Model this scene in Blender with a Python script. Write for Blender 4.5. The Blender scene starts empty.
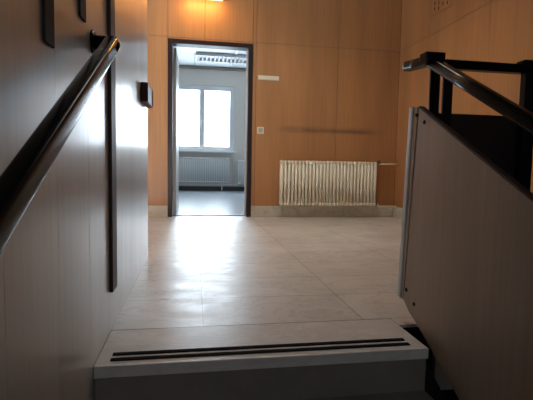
import bpy, bmesh, math, random
from mathutils import Matrix, Vector
random.seed(7)
S = bpy.context.scene
COL = S.collection
PI = math.pi

# ------------------------------------------------------------------ camera
YAW, PITCH, ROLL, F, CH = 0.1667, -0.0769, 0.0181, 434.08, 0.6159
def cam_setup():
    cy, sy, cp, sp = math.cos(YAW), math.sin(YAW), math.cos(PITCH), math.sin(PITCH)
    fw = Vector((sy*cp, cy*cp, sp)); rt = Vector((cy, -sy, 0)); up = rt.cross(fw)
    c, s = math.cos(ROLL), math.sin(ROLL)
    r2 = rt*c + up*s; u2 = up*c - rt*s
    cd = bpy.data.cameras.new('camera'); co = bpy.data.objects.new('camera', cd); COL.objects.link(co)
    cd.sensor_width = 36; cd.lens = F*36/533; cd.clip_start = 0.02
    m = Matrix((r2, u2, -fw)).transposed().to_4x4(); m.translation = Vector((0, 0, CH))
    co.matrix_world = m; S.camera = co
cam_setup()

# ------------------------------------------------------------------ light
S.view_settings.view_transform = 'Standard'; S.view_settings.look = 'None'
S.view_settings.gamma = 1; S.view_settings.use_curve_mapping = False
S.view_settings.exposure = 0.15
w = bpy.data.worlds.new('sky'); S.world = w; w.use_nodes = True
bg = w.node_tree.nodes['Background']; bg.inputs[0].default_value = (0.74, 0.88, 1.0, 1); bg.inputs[1].default_value = 18.5

def area(name, loc, target, sx, sy, power, col, portal=False):
    l = bpy.data.lights.new(name, 'AREA'); l.shape = 'RECTANGLE'; l.size = sx; l.size_y = sy
    l.energy = power; l.color = col
    if portal: l.cycles.is_portal = True
    o = bpy.data.objects.new(name, l); COL.objects.link(o); o.location = loc
    d = Vector(target)-Vector(loc); o.rotation_euler = d.to_track_quat('-Z', 'Y').to_euler()
    return o
# unseen fill light added behind and above the camera, tinted like daylight
area('stairwell_fill', (0.55, -2.0, 1.7), (0.6, 1.5, 0.5), 0.9, 1.0, 6.0, (0.74, 0.87, 1.0))
# daylight from the passage that opens on the left of the landing
area('passage_daylight', (-3.2, 3.7, 1.25), (2.0, 3.7, 0.35), 1.3, 1.3, 7.0, (0.93, 0.97, 1.0))
# unseen overhead fill added for the floor; limited spread keeps upper walls darker
hl = area('hall_fill', (1.1, 3.7, 2.97), (1.1, 3.7, 0), 0.6, 0.6, 12.5, (1.0, 0.92, 0.82)); hl.data.spread = math.radians(125)
# portals steer the sky's light through the windows of the far room
area('window_portal', (0.19, 10.86, 1.75), (0.19, 0, 1.75), 1.6, 1.6, 1, (1, 1, 1), True)
area('window_portal', (2.15, 10.86, 1.75), (2.15, 0, 1.75), 1.6, 1.6, 1, (1, 1, 1), True)

# ------------------------------------------------------------------ materials
def mat(name, col, rough=0.5, metal=0.0, coat=0.0, crough=0.1, spec=0.5):
    m = bpy.data.materials.new(name); m.use_nodes = True
    b = m.node_tree.nodes['Principled BSDF']
    b.inputs['Base Color'].default_value = (*col, 1); b.inputs['Roughness'].default_value = rough
    b.inputs['Metallic'].default_value = metal; b.inputs['Coat Weight'].default_value = coat
    b.inputs['Coat Roughness'].default_value = crough; b.inputs['Specular IOR Level'].default_value = spec
    return m
def nodes(m): return m.node_tree.nodes, m.node_tree.links, m.node_tree.nodes['Principled BSDF']
def tex_coords(n, l, scale=(1, 1, 1), loc=(0, 0, 0)):
    tc = n.new('ShaderNodeTexCoord'); mp = n.new('ShaderNodeMapping')
    mp.inputs['Scale'].default_value = scale; mp.inputs['Location'].default_value = loc
    l.new(tc.outputs['Object'], mp.inputs[0]); return mp
def ramp(n, l, src, stops):
    r = n.new('ShaderNodeValToRGB'); e = r.color_ramp.elements
    while len(e) < len(stops): e.new(0.5)
    for k, (p, c) in enumerate(stops):
        e[k].position = p; e[k].color = (*c, 1) if len(c) == 3 else c
    l.new(src, r.inputs[0]); return r
def mix(n, l, fac, a, b, mode='MIX'):
    x = n.new('ShaderNodeMix'); x.data_type = 'RGBA'; x.blend_type = mode
    if isinstance(fac, (int, float)): x.inputs[0].default_value = fac
    else: l.new(fac, x.inputs[0])
    for s, i in ((a, 6), (b, 7)):
        if isinstance(s, tuple): x.inputs[i].default_value = (*s, 1)
        else: l.new(s, x.inputs[i])
    return x.outputs[2]
def noise(n, l, vec, scale=5, detail=4, rough=.5, dist=0):
    t = n.new('ShaderNodeTexNoise'); t.inputs['Scale'].default_value = scale; t.inputs['Detail'].default_value = detail
    t.inputs['Roughness'].default_value = rough; t.inputs['Distortion'].default_value = dist
    l.new(vec.outputs[0], t.inputs[0]); return t.outputs[0]

def veneer(name, c1, c2, rough=.35, coat=.3, crough=.2, soot=False, fine=70, bump=.04):
    m = mat(name, c1, rough, coat=coat, crough=crough); n, l, b = nodes(m)
    v = tex_coords(n, l, (fine, fine, 1.3)); g = noise(n, l, v, 1.0, 5, .6, .3)
    v2 = tex_coords(n, l, (4, 4, .5)); g2 = noise(n, l, v2, 1.0, 3)
    c = ramp(n, l, g, [(.3, c1), (.7, c2)]).outputs[0]
    f2 = ramp(n, l, g2, [(.35, (.82, .82, .82)), (.65, (1, 1, 1))]).outputs[0]
    c = mix(n, l, 1.0, c, f2, 'MULTIPLY')
    if soot:      # a grimy smear left on the wood above the radiator
        tc = n.new('ShaderNodeTexCoord'); sp = n.new('ShaderNodeSeparateXYZ'); l.new(tc.outputs['Object'], sp.inputs[0])
        def band(out, lo, lo2, hi2, hi):
            a = n.new('ShaderNodeMapRange'); a.inputs[1].default_value = lo; a.inputs[2].default_value = lo2; l.new(out, a.inputs[0])
            d = n.new('ShaderNodeMapRange'); d.inputs[1].default_value = hi; d.inputs[2].default_value = hi2; l.new(out, d.inputs[0])
            k = n.new('ShaderNodeMath'); k.operation = 'MULTIPLY'; l.new(a.outputs[0], k.inputs[0]); l.new(d.outputs[0], k.inputs[1]); return k.outputs[0]
        bz = band(sp.outputs[2], 1.02, 1.06, 1.075, 1.13); bx = band(sp.outputs[0], .95, 1.15, 2.1, 2.4)
        k = n.new('ShaderNodeMath'); k.operation = 'MULTIPLY'; l.new(bz, k.inputs[0]); l.new(bx, k.inputs[1])
        v3 = tex_coords(n, l, (5, 1, 22)); g3 = noise(n, l, v3, 1.0, 4)
        k2 = n.new('ShaderNodeMath'); k2.operation = 'MULTIPLY'; l.new(k.outputs[0], k2.inputs[0]); l.new(g3, k2.inputs[1])
        c = mix(n, l, k2.outputs[0], c, (.08, .05, .035))
    l.new(c, b.inputs['Base Color'])
    bp = n.new('ShaderNodeBump'); bp.inputs['Strength'].default_value = bump; bp.inputs['Distance'].default_value = .002
    l.new(g, bp.inputs['Height']); l.new(bp.outputs[0], b.inputs['Normal'])
    return m
M = {}
M['orange_wood'] = veneer('orange_wood_veneer', (.44, .20, .075), (.52, .25, .10), .42, .25, .25, True)
M['gap'] = mat('shadow_gap_black', (.05, .03, .02), .9)
M['laminate'] = veneer('grey_beige_laminate', (.58, .52, .455), (.65, .59, .52), .4, .6, .2, fine=60, bump=.12)
M['panel'] = veneer('panel_laminate', (.40, .32, .25), (.46, .37, .295), .35, .5, .25, fine=60)
M['shaded_wood'] = veneer('shaded_brown_wood', (.016, .007, .005), (.028, .011, .008), .5, .1, .3)  # brown wood with the shade of its unlit side put into the colour
M['batten'] = veneer('brown_batten_wood', (.035, .014, .010), (.055, .024, .016), .55, 0, .2)
M['rail'] = mat('black_rail_plastic', (.006, .005, .006), .2, spec=.1)
M['black_steel'] = mat('black_painted_steel', (.008, .007, .008), .45, spec=.2)
M['door_frame'] = mat('dark_brown_frame_paint', (.022, .012, .014), .35)
M['pale_profile'] = mat('pale_anodised_profile', (.60, .65, .68), .5)
M['aluminium'] = mat('brushed_aluminium', (.75, .77, .78), .3, metal=.85)
M['ivory'] = mat('ivory_radiator_enamel', (.85, .79, .62), .4, coat=.2)
M['white_enamel'] = mat('white_radiator_enamel', (.85, .84, .82), .4)
M['brass'] = mat('aged_brass', (.20, .15, .09), .4, metal=.8)
M['plaster'] = mat('white_plaster', (.62, .60, .57), .8)
M['plaster2'] = mat('grey_plaster', (.72, .67, .60), .85)
M['frame_white'] = mat('white_window_paint', (.80, .81, .82), .4)
M['sign'] = mat('cream_plastic', (.72, .68, .52), .4)
M['metal_sign'] = mat('sign_metal', (.5, .46, .36), .35, metal=.5)
M['red_box'] = mat('dark_red_plastic', (.06, .015, .017), .5, spec=.25)
M['pale_cover'] = mat('pale_pink_plastic', (.3, .12, .13), .6, spec=.2)
M['rubber'] = mat('black_rubber', (.006, .005, .005), .9, spec=.1)
M['dark_base'] = mat('dark_skirting', (.05, .045, .045), .5)
def marble(name, c1, c2, vein, rough=.3, coat=.5, crough=.15, joints=None, off=(0, 0, 0), vs=.32):
    m = mat(name, c1, rough, coat=coat, crough=crough); n, l, b = nodes(m)
    v = tex_coords(n, l, (1, 1, 1), off)
    a = noise(n, l, v, 2.2, 6, .6, .8); c = ramp(n, l, a, [(.32, c2), (.62, c1)]).outputs[0]
    v2 = tex_coords(n, l, (1.0, 2.2, 1.4), (3+off[0], 7, 2)); d = noise(n, l, v2, 2.6, 8, .62, 1.6)
    ve = ramp(n, l, d, [(.47, (0, 0, 0)), (.5, (1, 1, 1)), (.53, (0, 0, 0))]).outputs[0]
    ml = n.new('ShaderNodeMath'); ml.operation = 'MULTIPLY'; ml.inputs[1].default_value = vs; l.new(ve, ml.inputs[0])
    c = mix(n, l, ml.outputs[0], c, vein)
    # scuffed, worn patches
    v3 = tex_coords(n, l, (1, 1.6, 1)); g = noise(n, l, v3, 5.5, 6, .7)
    if joints:
        tc = tex_coords(n, l, (1, 1, 1), joints[2])
        br = n.new('ShaderNodeTexBrick'); br.offset = 0; br.offset_frequency = 1; br.squash = 1; br.squash_frequency = 1
        br.inputs['Scale'].default_value = 1; br.inputs['Brick Width'].default_value = joints[0]; br.inputs['Row Height'].default_value = joints[1]
        br.inputs['Mortar Size'].default_value = .0024; br.inputs['Mortar Smooth'].default_value = .2
        br.inputs['Color1'].default_value = (.9, .9, .9, 1); br.inputs['Color2'].default_value = (1, 1, 1, 1); br.inputs['Mortar'].default_value = (.34, .30, .26, 1)
        l.new(tc.outputs[0], br.inputs[0]); c = mix(n, l, 1.0, c, br.outputs['Color'], 'MULTIPLY')
    l.new(c, b.inputs['Base Color'])
    rr = n.new('ShaderNodeMapRange'); rr.inputs[1].default_value = .3; rr.inputs[2].default_value = .7; rr.inputs[3].default_value = crough*.7; rr.inputs[4].default_value = crough*1.9
    l.new(g, rr.inputs[0]); l.new(rr.outputs[0], b.inputs['Coat Roughness'])
    bp = n.new('ShaderNodeBump'); bp.inputs['Strength'].default_value = .04; bp.inputs['Distance'].default_value = .004
    l.new(g, bp.inputs['Height']); l.new(bp.outputs[0], b.inputs['Normal'])
    return m
M['floor'] = marble('marble_floor_tiles', (.78, .76, .72), (.66, .64, .60), (.20, .17, .14), .40, 1.0, .33, (.645, .352, (.605-.0, -1.64+3.52, 0)))
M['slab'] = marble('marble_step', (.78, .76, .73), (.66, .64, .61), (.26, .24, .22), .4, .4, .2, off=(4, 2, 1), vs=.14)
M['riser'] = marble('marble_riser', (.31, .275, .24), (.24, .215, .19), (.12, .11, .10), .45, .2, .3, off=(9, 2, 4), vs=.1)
M['skirt'] = marble('marble_skirting', (.66, .62, .53), (.52, .49, .42), (.22, .20, .17), .4, .4, .2, off=(1, 9, 4))
m = mat('blue_grey_linoleum', (.34, .38, .43), .28, coat=.4, crough=.12); n, l, b = nodes(m)
v = tex_coords(n, l); l.new(ramp(n, l, noise(n, l, v, 6, 5), [(.3, (.30, .34, .39)), (.7, (.38, .42, .47))]).outputs[0], b.inputs['Base Color']); M['lino'] = m
m = bpy.data.materials.new('window_glass'); m.use_nodes = True; n = m.node_tree.nodes; l = m.node_tree.links; n.clear()
o = n.new('ShaderNodeOutputMaterial'); a = n.new('ShaderNodeBsdfTransparent'); g = n.new('ShaderNodeBsdfGlossy'); x = n.new('ShaderNodeMixShader'); x.inputs[0].default_value = .06
g.inputs['Roughness'].default_value = .02; l.new(a.outputs[0], x.inputs[1]); l.new(g.outputs[0], x.inputs[2]); l.new(x.outputs[0], o.inputs[0]); M['glass'] = m
def emit(name, col, st):
    m = mat(name, col, .4); b = m.node_tree.nodes['Principled BSDF']; b.inputs['Emission Color'].default_value = (*col, 1); b.inputs['Emission Strength'].default_value = st; return m
M['lamp_glow'] = emit('warm_lamp_diffuser', (1.0, .58, .16), 15.0)

# ------------------------------------------------------------------ mesh helpers
def link(name, bm, m, parent=None, smooth=False, bevel=0, world=None):
    me = bpy.data.meshes.new(name)
    bmesh.ops.recalc_face_normals(bm, faces=bm.faces[:]); bm.to_mesh(me); bm.free()
    for k in (m if isinstance(m, (list, tuple)) else [m]): me.materials.append(k)
    if smooth:
        for p in me.polygons: p.use_smooth = True
    o = bpy.data.objects.new(name, me); COL.objects.link(o)
    if parent: o.parent = parent
    if bevel:
        b = o.modifiers.new('bevel', 'BEVEL'); b.width = bevel; b.segments = 3; b.limit_method = 'ANGLE'; b.angle_limit = .6
        b.harden_normals = False
    return o
def NB(): return bmesh.new()
def box(bm, x0, x1, y0, y1, z0, z1, mi=0):
    vs = [bm.verts.new(p) for p in ((x0,y0,z0),(x1,y0,z0),(x1,y1,z0),(x0,y1,z0),(x0,y0,z1),(x1,y0,z1),(x1,y1,z1),(x0,y1,z1))]
    for f in ((0,3,2,1),(4,5,6,7),(0,1,5,4),(1,2,6,5),(2,3,7,6),(3,0,4,7)):
        q = bm.faces.new([vs[i] for i in f]); q.material_index = mi
def BX(*a): b = NB(); box(b, *a); return b
def prism_x(bm, pts, x0, x1, mi=0):    # polygon in (y,z) pushed along x
    a = [bm.verts.new((x0, y, z)) for y, z in pts]; c = [bm.verts.new((x1, y, z)) for y, z in pts]
    bm.faces.new(a).material_index = mi; bm.faces.new(c[::-1]).material_index = mi
    for i in range(len(pts)):
        j = (i+1) % len(pts); bm.faces.new((a[j], a[i], c[i], c[j])).material_index = mi
def tube(bm, pts, r, seg=16, ry=None, ex=1.0):
    P = lambda v: math.copysign(abs(v)**ex, v)
    pts = [Vector(p) for p in pts]; rings = []
    for i, p in enumerate(pts):
        t = (pts[min(i+1, len(pts)-1)]-pts[max(i-1, 0)]).normalized()
        s = t.cross(Vector((0, 0, 1)))
        if s.length < .01: s = Vector((1, 0, 0))
        s.normalize(); u = s.cross(t).normalized()
        rings.append([bm.verts.new(p + s*P(math.cos(2*PI*k/seg))*r + u*P(math.sin(2*PI*k/seg))*(ry or r)) for k in range(seg)])
    for a, c in zip(rings, rings[1:]):
        for k in range(seg): bm.faces.new((a[k], a[(k+1) % seg], c[(k+1) % seg], c[k]))
    bm.faces.new(rings[0][::-1]); bm.faces.new(rings[-1])
def lathe(bm, prof, c, axis='z', seg=20):
    rings = []
    for r, h in prof:
        ring = []
        for k in range(seg):
            a = 2*PI*k/seg; u, v = math.cos(a)*r, math.sin(a)*r
            p = {'z': (u, v, h), 'x': (h, u, v), 'y': (u, h, v)}[axis]
            ring.append(bm.verts.new((c[0]+p[0], c[1]+p[1], c[2]+p[2])))
        rings.append(ring)
    for a, d in zip(rings, rings[1:]):
        for k in range(seg): bm.faces.new((a[k], a[(k+1) % seg], d[(k+1) % seg], d[k]))
    bm.faces.new(rings[0][::-1]); bm.faces.new(rings[-1])
def thing(name, label, cat, loc=(0, 0, 0), group=None):
    o = bpy.data.objects.new(name, None); COL.objects.link(o); o.location = loc; o.empty_display_size = .1
    o['label'] = label; o['category'] = cat
    if group: o['group'] = group
    return o
def tag(o, label, cat, group=None):
    o['label'] = label; o['category'] = cat
    if group: o['group'] = group
    return o
def struct(name, bm, m, **k):
    o = link(name, bm, m, **k); o['kind'] = 'structure'; return o
def at(o, loc):      # shift a child mesh built in world coordinates into its parent's frame
    for v in o.data.vertices: v.co -= Vector(loc)
    return o

XL, XR, D, LE, LX = -0.299, 2.546, 5.229, 2.95, 0.80   # left wall, right wall, back wall, left wall's end, stair width
CZ, YB = 3.0, -2.4

# ------------------------------------------------------------------ structure
def panelled_wall_y(bm, xs, zs, y0, y1, gap=.005):
    # veneer panels facing -y with thin shadow gaps between them, over a dark backing
    for a, c in zip(xs, xs[1:]):
        for e, g in zip(zs, zs[1:]):
            box(bm, a+gap/2, c-gap/2, y0, y0+.016, e+gap/2, g-gap/2, 0)
    box(bm, xs[0], xs[-1], y0+.012, y1, zs[0], zs[-1], 1)
DX0, DX1, DH = -.301, .685, 2.06      # outer edges of the door frame
b = NB()
panelled_wall_y(b, [-3.3, -2.3, -1.29, DX0], [0, 2.083, CZ], D, D+.12)
panelled_wall_y(b, [DX1, .727, 1.738, XR], [0, 2.083, CZ], D, D+.12)
panelled_wall_y(b, [DX0, .119, DX1], [DH, 2.083, CZ], D, D+.12)
struct('wall_back', b, [M['orange_wood'], M['gap']])
b = NB(); ys = [YB, -1.5, -.5, .5, 1.5, 2.52, 3.53, 4.54, D]
for a, c in zip(ys, ys[1:]):
    for e, g in ((-2.2, 0), (0, 2.083), (2.083, CZ)): box(b, XR, XR+.016, a+.0018, c-.0018, e+.0018, g-.0018, 0)
box(b, XR+.012, XR+.12, YB, D+.12, -2.2, CZ, 1)
struct('wall_right', b, [M['orange_wood'], M['gap']])
b = NB(); ys = [-2.4, -1.05, -.70, -.40, -.11, .17, .455, .743, 1.027, 1.319, 1.604, 1.89, 2.18, 2.56, LE]
for a, c in zip(ys, ys[1:]): box(b, XL-.016, XL, a+.0006, c-.0006, -2.2, CZ, 0)
box(b, XL-.12, XL-.012, YB, LE-.002, -2.2, CZ, 1)
struct('wall_left', b, [M['laminate'], M['gap']])
struct('wall_passage', BX(-3.42, -3.3, 1.4, D+.12, 0, CZ), M['orange_wood'])
struct('wall_passage_front', BX(-3.3, XL-.121, 1.4, 1.52, 0, CZ), M['orange_wood'])
struct('wall_stairwell', BX(XL-.12, XR+.12, YB-.12, YB, -2.2, CZ), M['plaster2'])
b = NB(); box(b, -3.3, XR+.12, 1.4, D+.12, CZ, CZ+.1); box(b, XL-.12, XR+.12, YB-.12, 1.4, CZ, CZ+.1)
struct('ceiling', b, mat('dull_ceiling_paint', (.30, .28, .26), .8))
b = NB(); box(b, XL, LX+.005, 1.64, D, -.1, 0); box(b, LX+.005, XR, 1.565, D, -.012, 0); box(b, -3.3, XL, LE, D, -.1, 0); box(b, DX0+.05, DX1-.05, D, D+.1, -.1, 0)
struct('floor', b, M['floor'])
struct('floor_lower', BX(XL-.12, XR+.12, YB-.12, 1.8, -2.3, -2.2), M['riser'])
struct('wall_landing_front', BX(LX+.02, XR, 1.60, 1.70, -2.2, -.0125), M['black_steel'])  # coloured black to put shade into the gap under the landing edge
struct('trim_landing_corner', BX(.972, 1.25, 1.57, 1.599, -.285, -.013), mat('worn_grey_plaster', (.5, .47, .42), .9))
struct('wall_landing_side', BX(XL, LX, 1.70, 1.80, -2.2, -.1), M['black_steel'])  # black colour supplies the shade in the gap beside the risers
# marble skirting along the back wall and the right wall, one tile after another
def skirting(name, runs):
    b = NB()
    for axis, a0, a1 in runs:
        k = a0
        while k < a1-.01:
            e = min(k+.39, a1)
            if axis == 'x': box(b, k+.002, e-.002, D-.016, D-.0005, .0005, .135)
            else: box(b, XR-.016, XR-.0005, k+.002, e-.002, .0005, .135)
            k = e
    return struct(name, b, M['skirt'], bevel=.0015)
skirting('baseboard_back', [('x', -3.3, DX0-.002), ('x', DX1+.002, XR-.017)])
skirting('baseboard_right', [('y', 1.60, D)])

# far room
FX0, FX1, FY0, FY1 = -2.3, 4.2, D+.12, 10.8
W1 = (-.60, .98, .97, 2.55); W2 = (1.36, 2.94, .97, 2.55)
b = NB()
for x0, x1, z0, z1 in ((FX0, FX1, 0, .97), (FX0, FX1, 2.55, CZ+.1), (FX0, W1[0], .97, 2.55), (W1[1], W2[0], .97, 2.55), (W2[1], FX1, .97, 2.55)):
    box(b, x0, x1, FY1, FY1+.3, z0, z1)
struct('wall_far_room_back', b, M['plaster2'])
struct('wall_far_room_left', BX(FX0-.1, FX0, FY0, FY1+.3, 0, CZ), M['plaster'])
struct('wall_far_room_right', BX(FX1, FX1+.1, FY0, FY1+.3, 0, CZ), M['plaster'])
b = NB(); box(b, FX0, DX0, FY0, FY0+.012, 0, CZ); box(b, DX1, FX1, FY0, FY0+.012, 0, CZ); box(b, DX0, DX1, FY0, FY0+.012, DH, CZ)
struct('wall_far_room_front', b, M['plaster'])
struct('floor_far_room', BX(FX0, FX1, D+.1, FY1, -.1, 0), M['lino'])
b = NB()     # suspended ceiling: metal trays with gaps
y = FY0
while y < FY1-.01:
    e = min(y+.62, FY1)
    for k in range(8):
        x0 = -2.57+k*.86
        box(b, max(FX0, x0+.006), min(FX1, x0+.854), y+.004, e-.004, 2.99, 3.03, 0)
    y = e
box(b, FX0, FX1, FY0, FY1, 3.032, 3.10, 1)
struct('ceiling_far_room', b, [mat('white_ceiling_tray', (.48, .51, .54), .5), M['gap']])
struct('baseboard_far_room', BX(FX0, FX1, FY1-.02, FY1-.0005, .0005, .105), M['dark_base'])
struct('trim_curtain_rail', BX(FX0, FX1, FY1-.09, FY1-.0005, 2.93, 2.975), mat('grey_brown_rail', (.26, .23, .20), .6))

def window(nm, w4):
    x0, x1, z0, z1 = w4
    r = bpy.data.objects.new(nm, None); COL.objects.link(r); r['kind'] = 'structure'; r.location = (0, 0, 0)
    b = NB(); t = .055; y0, y1 = FY1+.04, FY1+.11
    box(b, x0, x1, y0, y1, z0, z0+t); box(b, x0, x1, y0, y1, z1-t, z1); box(b, x0, x0+t, y0, y1, z0+t, z1-t); box(b, x1-t, x1, y0, y1, z0+t, z1-t)
    link('window_frame', b, M['frame_white'], r, bevel=.004)
    mx = (x0+x1)/2
    for s, (a, c) in enumerate(((x0+t, mx), (mx, x1-t))):
        b = NB(); u = .062; ya, yb = FY1+.03, FY1+.09
        box(b, a, c, ya, yb, z0+t, z0+t+u); box(b, a, c, ya, yb, z1-t-u, z1-t); box(b, a, a+u, ya, yb, z0+t+u, z1-t-u); box(b, c-u, c, ya, yb, z0+t+u, z1-t-u)
        f = link('casement', b, M['frame_white'], r, bevel=.004)
        link('window_pane', BX(a+u, c-u, FY1+.055, FY1+.061, z0+t+u, z1-t-u), M['glass'], f)
    b = NB(); box(b, mx-.03, mx-.006, FY1+.005, FY1+.03, 1.66, 1.76); box(b, mx-.026, mx-.010, FY1-.02, FY1+.005, 1.60, 1.72)
    link('window_handle', b, M['aluminium'], r, bevel=.003)
    link('window_sill', BX(x0-.05, x1+.05, FY1-.12, FY1+.04, z0-.035, z0-.001), M['frame_white'], r, bevel=.005)
window('window_1', W1); window('window_2', W2)

# door to the far room: steel frame, leaf swung open into the room
r = bpy.data.objects.new('door_1', None); COL.objects.link(r); r['kind'] = 'structure'
b = NB(); fw = .05
for x0, x1, z0, z1 in ((DX0, DX0+fw, 0, DH), (DX1-fw, DX1, 0, DH), (DX0+fw, DX1-fw, DH-fw, DH)):
    box(b, x0, x1, D-.012, FY0+.02, z0, z1)
link('door_frame', b, M['door_frame'], r, bevel=.003)
b = NB()
for x0, x1, z0, z1 in ((DX1-fw-.012, DX1-fw, 0, DH-fw),):
    box(b, x0, x1, D+.06, FY0+.03, z0, z1)
link('door_stop', b, M['plaster'], r)
link('door_leaf', BX(DX0+.052, DX0+.09, FY0+.03, FY0+.93, .008, DH-.055), mat('pale_blue_door_paint', (.60, .64, .66), .35), r, bevel=.003)
for z in (.25, 1.80):
    b = NB(); lathe(b, [(.009, -.045), (.009, .045)], (DX0+.056, FY0+.026, z)); link('hinge', b, M['aluminium'], r)
b = NB(); tube(b, [(DX0+.09, FY0+.86, 1.05), (DX0+.135, FY0+.86, 1.05), (DX0+.14, FY0+.74, 1.05)], .009, 10); link('door_handle', b, M['aluminium'], r, smooth=True)
link('door_threshold', BX(DX0+fw, DX1-fw, D+.09, D+.125, 0.0003, .008), M['door_frame'], r)

# ------------------------------------------------------------------ staircase going down towards the viewer
RISE, GO, Y0 = .157, .29, 1.341
st = thing('staircase', 'marble staircase dropping from the landing edge below the handrails', 'staircase', (0.25, 1.34, -.04))
def kid(name, bm, m, parent, base, **k):
    bmesh.ops.translate(bm, verts=bm.verts[:], vec=-Vector(base)); return link(name, bm, m, parent, **k)
sb = st.location.copy()
for i in range(10):
    z = -i*RISE; ya = Y0-i*GO; yb = 1.6393 if i == 0 else ya+GO+.035
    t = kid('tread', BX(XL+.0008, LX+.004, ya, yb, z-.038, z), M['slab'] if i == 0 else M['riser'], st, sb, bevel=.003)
    if i == 0:
        for k, yy in enumerate((1.383, 1.423)):
            s = kid('anti_slip_strip', BX(-.255, .752, yy-.009, yy+.009, z, z+.0035), M['rubber'], t, sb)
            s['label'] = 'black rubber anti-slip strip'
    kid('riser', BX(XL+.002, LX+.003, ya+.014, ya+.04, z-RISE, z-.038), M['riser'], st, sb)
b = NB(); e = Y0+.06; prism_x(b, [(e, -.045), (1.68, -.045), (1.68, -.55), (e-9*GO+.3, -9*RISE-.25), (e-9*GO, -9*RISE-.05)], LX+.007, LX+.014)
kid('stringer', b, M['black_steel'], st, sb)

# ------------------------------------------------------------------ handrail on the left wall
hr = thing('wall_handrail', 'black handrail sloping down the grey laminate wall at left', 'handrail', (XL, 1.386, .976)); hb = hr.location.copy()
RX = -.237; sl = .535
pts = [(XL+.004, 1.39, .978), (-.272, 1.39, .979), (-.252, 1.387, .979), (-.240, 1.375, .972)] + [(RX, y, .552+sl*(y-.59)) for y in (1.35, 1.2, .6, 0, -.9)]
b = NB(); tube(b, [(p[0], p[1], p[2]+.004) for p in pts[4:]], .0185, 32, .0235, .5); kid('rail', b, M['rail'], hr, hb, smooth=True)
b = NB(); tube(b, [(XL+.002, 1.39, .974), (-.262, 1.39, .974), (-.245, 1.384, .972), (-.237, 1.362, .964), (-.237, 1.33, .948)], .0215, 20); kid('rail_return', b, M['rail'], hr, hb, smooth=True)
b = NB(); lathe(b, [(.036, 0), (.036, .004), (.030, .008), (.022, .009)], (XL+.0005, 1.39, .974), 'x', 28); kid('rosette', b, M['rail'], hr, hb)
for y in (.1, -.6):
    z = .552+sl*(y-.59)
    b = NB(); tube(b, [(XL+.001, y, z-.07), (-.262, y, z-.07), (-.242, y, z-.055), (RX, y, z-.026)], .007, 10); kid('bracket', b, M['rail'], hr, hb, smooth=True)

# battens on the left wall
def batten(y0, y1, z0, z1, th, lab, m):
    o = link('wall_batten', BX(0, th, 0, y1-y0, 0, z1-z0), m, bevel=.0015); o.location = (XL+.0005, y0, z0)
    tag(o, lab, 'batten', 'battens on the left wall'); return o
batten(1.615, 1.704, .150, CZ-.005, .012, 'long dark brown vertical batten reaching almost to the landing floor', M['batten'])
gb = mat('grey_brown_batten', (.04, .036, .036), .7, spec=.1)
batten(1.230, 1.290, 1.00, CZ-.005, .006, 'short dark grey vertical strip just above the handrail bracket', gb)
batten(.948, 1.008, .858, CZ-.005, .006, 'dark grey vertical strip highest on the left wall, leftmost of the strips', gb)

# call box on the wall's end
cb = thing('call_box', 'small dark red box on the left wall beside the passage', 'wall box', (XL, 2.68, .97)); q = cb.location.copy()
kid('housing', BX(XL+.0005, XL+.042, 2.56, 2.84, .968, 1.078), M['red_box'], cb, q, bevel=.008)
kid('cover', BX(XL+.0425, XL+.048, 2.80, 2.835, .975, 1.072), M['pale_cover'], cb, q, bevel=.006)

# ------------------------------------------------------------------ balustrade on the right of the stairs
PX = .84
bl = thing('stair_balustrade', 'grey-brown laminate balustrade panel with black handrail beside the stairs', 'balustrade', (PX, 1.56, .05)); q = bl.location.copy()
b = NB(); prism_x(b, [(1.549, .847), (1.607, .089), (1.559, .054), (1.479, .020), (-1.3, .020-.515*2.779), (-1.3, .847-.524*2.849)], PX, PX+.022)
kid('panel', b, M['panel'], bl, q, bevel=.0015)
# thin dark edging along the sloping top
b = NB(); prism_x(b, [(1.549, .8485), (-1.3, .8485-.524*2.849), (-1.3, .8485-.524*2.849+.006), (1.551, .8545)], PX+.001, PX+.021); kid('edging', b, M['batten'], bl, q)
b = NB(); prism_x(b, [(1.557, .852), (1.587, .857), (1.625, .094), (1.622, .086), (1.610, .095)], PX-.001, PX+.018); kid('end_strip', b, M['panel'], bl, q, bevel=.001)
b = NB(); n_ = 8; lo, hi = [], []
for k in range(n_+1):
    a = PI/2*k/n_; lo.append((PX-.002+.034*(1-math.cos(a))*.9, 1.628+.052*math.sin(a)*1.1)); 
prof = [(PX-.002, 1.0)]
# aluminium corner profile: rounded section leaning with the end of the panel
def leanprof():
    bm = NB(); rings = []
    for (yb, z) in ((1.589, .855), (1.6275, .088)):
        ring = []
        for k in range(n_+1):
            a = PI/2*k/n_; ring.append(bm.verts.new((PX-.004+.018*(1-math.cos(a)), yb+.052*math.sin(a), z + (.006*math.sin(a) if z > .5 else .012*math.sin(a)))))
        ring.append(bm.verts.new((PX+.041, yb, z))); rings.append(ring)
    n = len(rings[0])
    for k in range(n): bm.faces.new((rings[0][k], rings[0][(k+1) % n], rings[1][(k+1) % n], rings[1][k]))
    bm.faces.new(rings[0]); bm.faces.new(rings[1][::-1]); return bm
kid('corner_profile', leanprof(), M['pale_profile'], bl, q)['label'] = 'pale aluminium corner profile'
for (y, z) in ((1.565, .822), (1.505, .79), (1.585, .135), (1.520, .098)):
    b = NB(); lathe(b, [(.008, -.010), (.008, .001), (.005, .004)], (PX, y, z), 'x', 14)
    bmesh.ops.scale(b, vec=(-1, 1, 1), verts=b.verts[:]); bmesh.ops.translate(b, vec=(2*PX, 0, 0), verts=b.verts[:])
    kid('bolt', b, M['black_steel'], bl, q)
RX2 = .905; sl2 = .536
def rz(y): return 1.037+sl2*(y-1.6)
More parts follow.
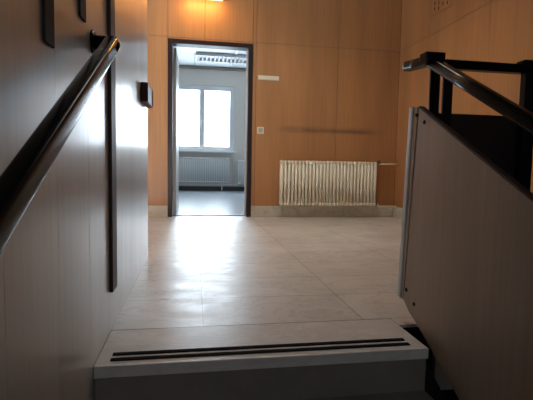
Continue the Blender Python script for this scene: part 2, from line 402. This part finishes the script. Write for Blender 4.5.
b = NB(); tube(b, [(RX2, y, rz(y)) for y in (1.60, 1.3, .8, .2, -1.2)], .0195, 32, .0205, .5); kid('rail', b, M['rail'], bl, q, smooth=True)
b = NB(); tube(b, [(RX2, 1.56, 1.028), (RX2, 1.62, 1.042), (RX2, 1.70, 1.048), (RX2, 1.78, 1.056)], .0215, 32, .022, .6); kid('rail_end', b, M['rail'], bl, q, smooth=True)
b = NB(); lathe(b, [(.023, 0), (.023, .004), (.014, .009), (.004, .011)], (RX2, 1.779, 1.056), 'y', 20); kid('end_cap', b, M['aluminium'], bl, q, smooth=True)['label'] = 'bright metal end cap'
def post(par, q, x, y, z0, z1, wx=.040, wy=.012):
    return kid('post', BX(x-wx/2, x+wx/2, y-wy/2, y+wy/2, z0, z1), M['black_steel'], par, q, bevel=.002)
post(bl, q, .928, 1.598, -.02, 1.035)
for y in (.85, .1, -.7): post(bl, q, .90, y, rz(y)-.75, rz(y)-.015, .012, .04); 
for y in (1.55, .85, .1, -.7):
    kid('bracket', BX(PX+.0215, .91, y-.02, y+.02, rz(y)-.42, rz(y)-.40), M['black_steel'], bl, q)

kid('rail_block', BX(.876, .958, 1.578, 1.630, 1.022, 1.068), M['rail'], bl, q, bevel=.004)

# guard across the stairwell
gd = thing('landing_guard', 'brown guard panel, coloured as unlit, with black rail along the landing edge', 'guard rail', (1.15, 1.62, 0)); q = gd.location.copy()
kid('panel', BX(.935, 1.335, 1.622, 1.644, .07, .842), M['shaded_wood'], gd, q, bevel=.002)
kid('top_rail', BX(.962, 1.335, 1.585, 1.625, 1.010, 1.046), M['rail'], gd, q, bevel=.006)
post(gd, q, .986, 1.602, -.02, 1.012); post(gd, q, 1.345, 1.602, -.02, 1.055, .055, .03)
b = NB(); tube(b, [(1.352, 1.58, 1.03), (1.356, 1.60, 1.055), (1.36, 1.68, 1.10), (1.36, 2.0, 1.27)], .0205, 18); b.free()
b = NB(); box(b, 1.30, 1.395, 1.575, 1.63, 1.018, 1.062); kid('rail_block', b, M['rail'], gd, q, bevel=.008)
# balustrade of the neighbouring flight beyond the guard
b2 = thing('stair_balustrade', 'black rail and dark panel of the neighbouring flight at the right edge', 'balustrade', (1.38, 1.58, 0)); q = b2.location.copy()
b = NB(); prism_x(b, [(1.57, .83), (1.57, .05), (-1.0, .05-.53*2.57), (-1.0, .83-.53*2.57)], 1.405, 1.427); kid('panel', b, M['shaded_wood'], b2, q)
b = NB(); tube(b, [(1.43, y, 1.04+.536*(y-1.57)) for y in (1.57, .8, -1.0)], .0215, 18); kid('rail', b, M['rail'], b2, q, smooth=True)
for y in (.8, 0, -.8): post(b2, q, 1.436, y, 1.04+.536*(y-1.57)-.7, 1.04+.536*(y-1.57)-.01, .012, .04)

# ------------------------------------------------------------------ radiators
def section_bm(h, dep):
    bm = NB()
    for yy in (-dep*.32, 0, dep*.32):
        tube(bm, [(0, yy, .03), (0, yy, h-.03)],     .0172, 14)
    for z in (.022, h-.022):
        prof = [(-dep/2, .010), (-dep/2+.01, .0185), (-dep*.2, .021), (dep*.2, .021), (dep/2-.01, .0185), (dep/2, .010)]
        rings = []
        for y, rr in prof:
            rings.append([bm.verts.new((math.cos(2*PI*k/14)*rr*1.0, y, z+math.sin(2*PI*k/14)*rr*1.25)) for k in range(14)])
        for a, c in zip(rings, rings[1:]):
            for k in range(14): bm.faces.new((a[k], a[(k+1) % 14], c[(k+1) % 14], c[k]))
        bm.faces.new(rings[0][::-1]); bm.faces.new(rings[-1])
    return bm
def radiator(x0, x1, z0, z1, yc, m, lab, n, group=None, dep=.11):
    r = thing('radiator', lab, 'radiator', (x0, yc, z0), group)
    pitch = (x1-x0)/n; h = z1-z0
    s0 = link('radiator_section', section_bm(h, dep), m, r, smooth=True)
    for k in range(n):
        s = s0 if k == 0 else s0.copy()
        if k: COL.objects.link(s); s.parent = r
        s.location = ((k+.5)*pitch, 0, 0)
    b = NB()
    for z in (.022, h-.022): tube(b, [(.005, 0, z), (x1-x0-.005, 0, z)], .015, 14)
    link('header', b, m, r, smooth=True)
    return r
r = radiator(1.021, 2.246, .148, .694, D-.085, M['ivory'], 'cream column radiator on the orange wood wall', 28)
rl = r.location.copy(); h = .546; L = 1.225
b = NB(); lathe(b, [(.012, 0), (.016, .004), (.016, .022), (.011, .03)], (L, 0, h-.022), 'x', 16); link('valve', b, M['brass'], r, smooth=True)['label'] = 'dark brass valve'
b = NB(); lathe(b, [(.018, 0), (.020, .01), (.020, .035), (.015, .045)], (L+.038, 0, h-.022), 'z', 16); link('valve_head', b, M['brass'], r, smooth=True)
b = NB(); tube(b, [(L+.03, 0, h-.022), (L+.10, 0, h-.022), (L+.296, 0, h-.022)], .012, 12); link('pipe', b, M['ivory'], r, smooth=True)
b = NB(); lathe(b, [(.012, 0), (.016, .004), (.016, .026), (.011, .034)], (L, 0, .022), 'x', 16); link('valve', b, M['brass'], r, smooth=True)
b = NB(); tube(b, [(L+.02, 0, .022), (L+.034, 0, .018), (L+.04, 0, 0.0), (L+.05, 0, -.008), (L+.29, 0, -.008)], .012, 12); link('pipe', b, M['ivory'], r, smooth=True)
for x in (.12, L-.12):
    for z in (.06, h-.08): link('wall_bracket', BX(x-.008, x+.008, .02, .084, z, z+.02), M['ivory'], r)
ra = radiator(-.62, .86, .20, .81, FY1-.11, M['white_enamel'], 'white radiator under the window seen through the doorway', 34)
rb = radiator(1.06, 2.9, .17, .75, FY1-.11, M['white_enamel'], 'right-hand radiator in the far room, partly cut off by the door frame', 42)
for o_, x in ((ra, .2), (ra, 1.3), (rb, .2), (rb, 1.6)):
    zz = o_.location.z
    link('foot', BX(x-.012, x+.012, -.03, .03, -zz+.0005, .01), M['white_enamel'], o_)
p = thing('heating_pipe', 'thin white heating pipe running low along the far wall', 'pipe', (.9, FY1-.05, .15)); q = p.location.copy()
b = NB(); tube(b, [(-2.2, FY1-.05, .155), (4.1, FY1-.05, .155)], .012, 12); kid('pipe', b, M['white_enamel'], p, q, smooth=True)
b = NB(); tube(b, [(.96, FY1-.05, .16), (.96, FY1-.05, .78), (.88, FY1-.08, .785)], .010, 12); kid('riser_pipe', b, M['white_enamel'], p, q, smooth=True)

# louvred light in the far room's ceiling
lf = thing('louvre_light', 'louvred ceiling light in the room beyond the door', 'ceiling light', (.6, 9.7, 2.95)); q = lf.location.copy()
b = NB(); X0, X1, Ya, Yb = .03, 1.75, 9.46, 9.98
for a in ((X0, X1, Ya, Ya+.03), (X0, X1, Yb-.03, Yb), (X0, X0+.03, Ya+.03, Yb-.03), (X1-.03, X1, Ya+.03, Yb-.03)): box(b, *a, 2.925, 2.989)
box(b, X0, X1, Ya, Yb, 2.984, 2.9895)
kid('frame', b, mat('grey_fixture', (.7, .71, .72), .5), lf, q)
for k in range(19):
    x = X0+.06+k*(X1-X0-.12)/18
    kid('louvre', BX(x-.018, x+.018, Ya+.03, Yb-.03, 2.932, 2.982), mat('louvre_grey', (.28, .29, .30), .5) if k == 0 else bpy.data.materials['louvre_grey'], lf, q)
for k, x in enumerate((.01, .87)):
    o_ = link('ceiling_strip', BX(-.02, .02, 0, .72, 0, .018), mat('strip_white', (.85, .87, .90), .3) if k == 0 else bpy.data.materials['strip_white']); o_.location = (x, 8.72, 2.972)
    tag(o_, ('narrow white ceiling strip left of the two, over the window mullion', 'narrow white ceiling strip nearer the right door jamb')[k], 'ceiling strip', 'white strips on the far ceiling')

# ------------------------------------------------------------------ small things on the back wall
s = thing('door_sign', 'small blank cream name plate beside the doorway', 'sign', (.878, D, 1.67)); q = s.location.copy()
b = BX(.752, 1.004, D-.007, D-.0005, 1.653, 1.70); kid('plate', b, M['sign'], s, q, bevel=.001)
kid('holder', BX(.748, 1.008, D-.011, D-.0005, 1.646, 1.6545), M['metal_sign'], s, q, bevel=.001)
s.rotation_euler = (0, .01, 0)
s = thing('light_switch', 'small cream light switch on the wood wall beside the door', 'light switch', (.79, D, 1.05)); q = s.location.copy()
kid('plate', BX(.749, .831, D-.009, D-.0005, 1.008, 1.090), M['sign'], s, q, bevel=.004)
kid('rocker', BX(.764, .816, D-.014, D-.009, 1.023, 1.075), M['metal_sign'], s, q, bevel=.003)
# wall lamp whose lower edge glows at the top of the view
s = thing('wall_lamp', 'glowing warm lamp high on the wood wall above the doorway', 'lamp', (.14, D, 2.6)); q = s.location.copy()
kid('housing', BX(-.16, .36, D-.27, D-.0005, 2.525, 2.60), mat('amber_wood', (.45, .22, .06), .4), s, q, bevel=.006)
kid('lamp_shade', BX(-.12, .31, D-.255, D-.09, 2.494, 2.5245), M['lamp_glow'], s, q, bevel=.004)
# perforated vent on the right wall
s = thing('wall_vent', 'small group of dark slots high on the right wood wall', 'vent', (XR, 4.3, 2.33)); q = s.location.copy()
kid('plate', BX(XR-.004, XR-.0005, 4.14, 4.50, 2.27, 2.52), M['orange_wood'], s, q)
for k in range(4):
    for j in range(4):
        y = 4.20+k*.08; z = 2.30+j*.055+(k % 2)*.02
        kid('slot', BX(XR-.0046, XR-.0005, y, y+.018, z, z+.035), M['gap'], s, q)
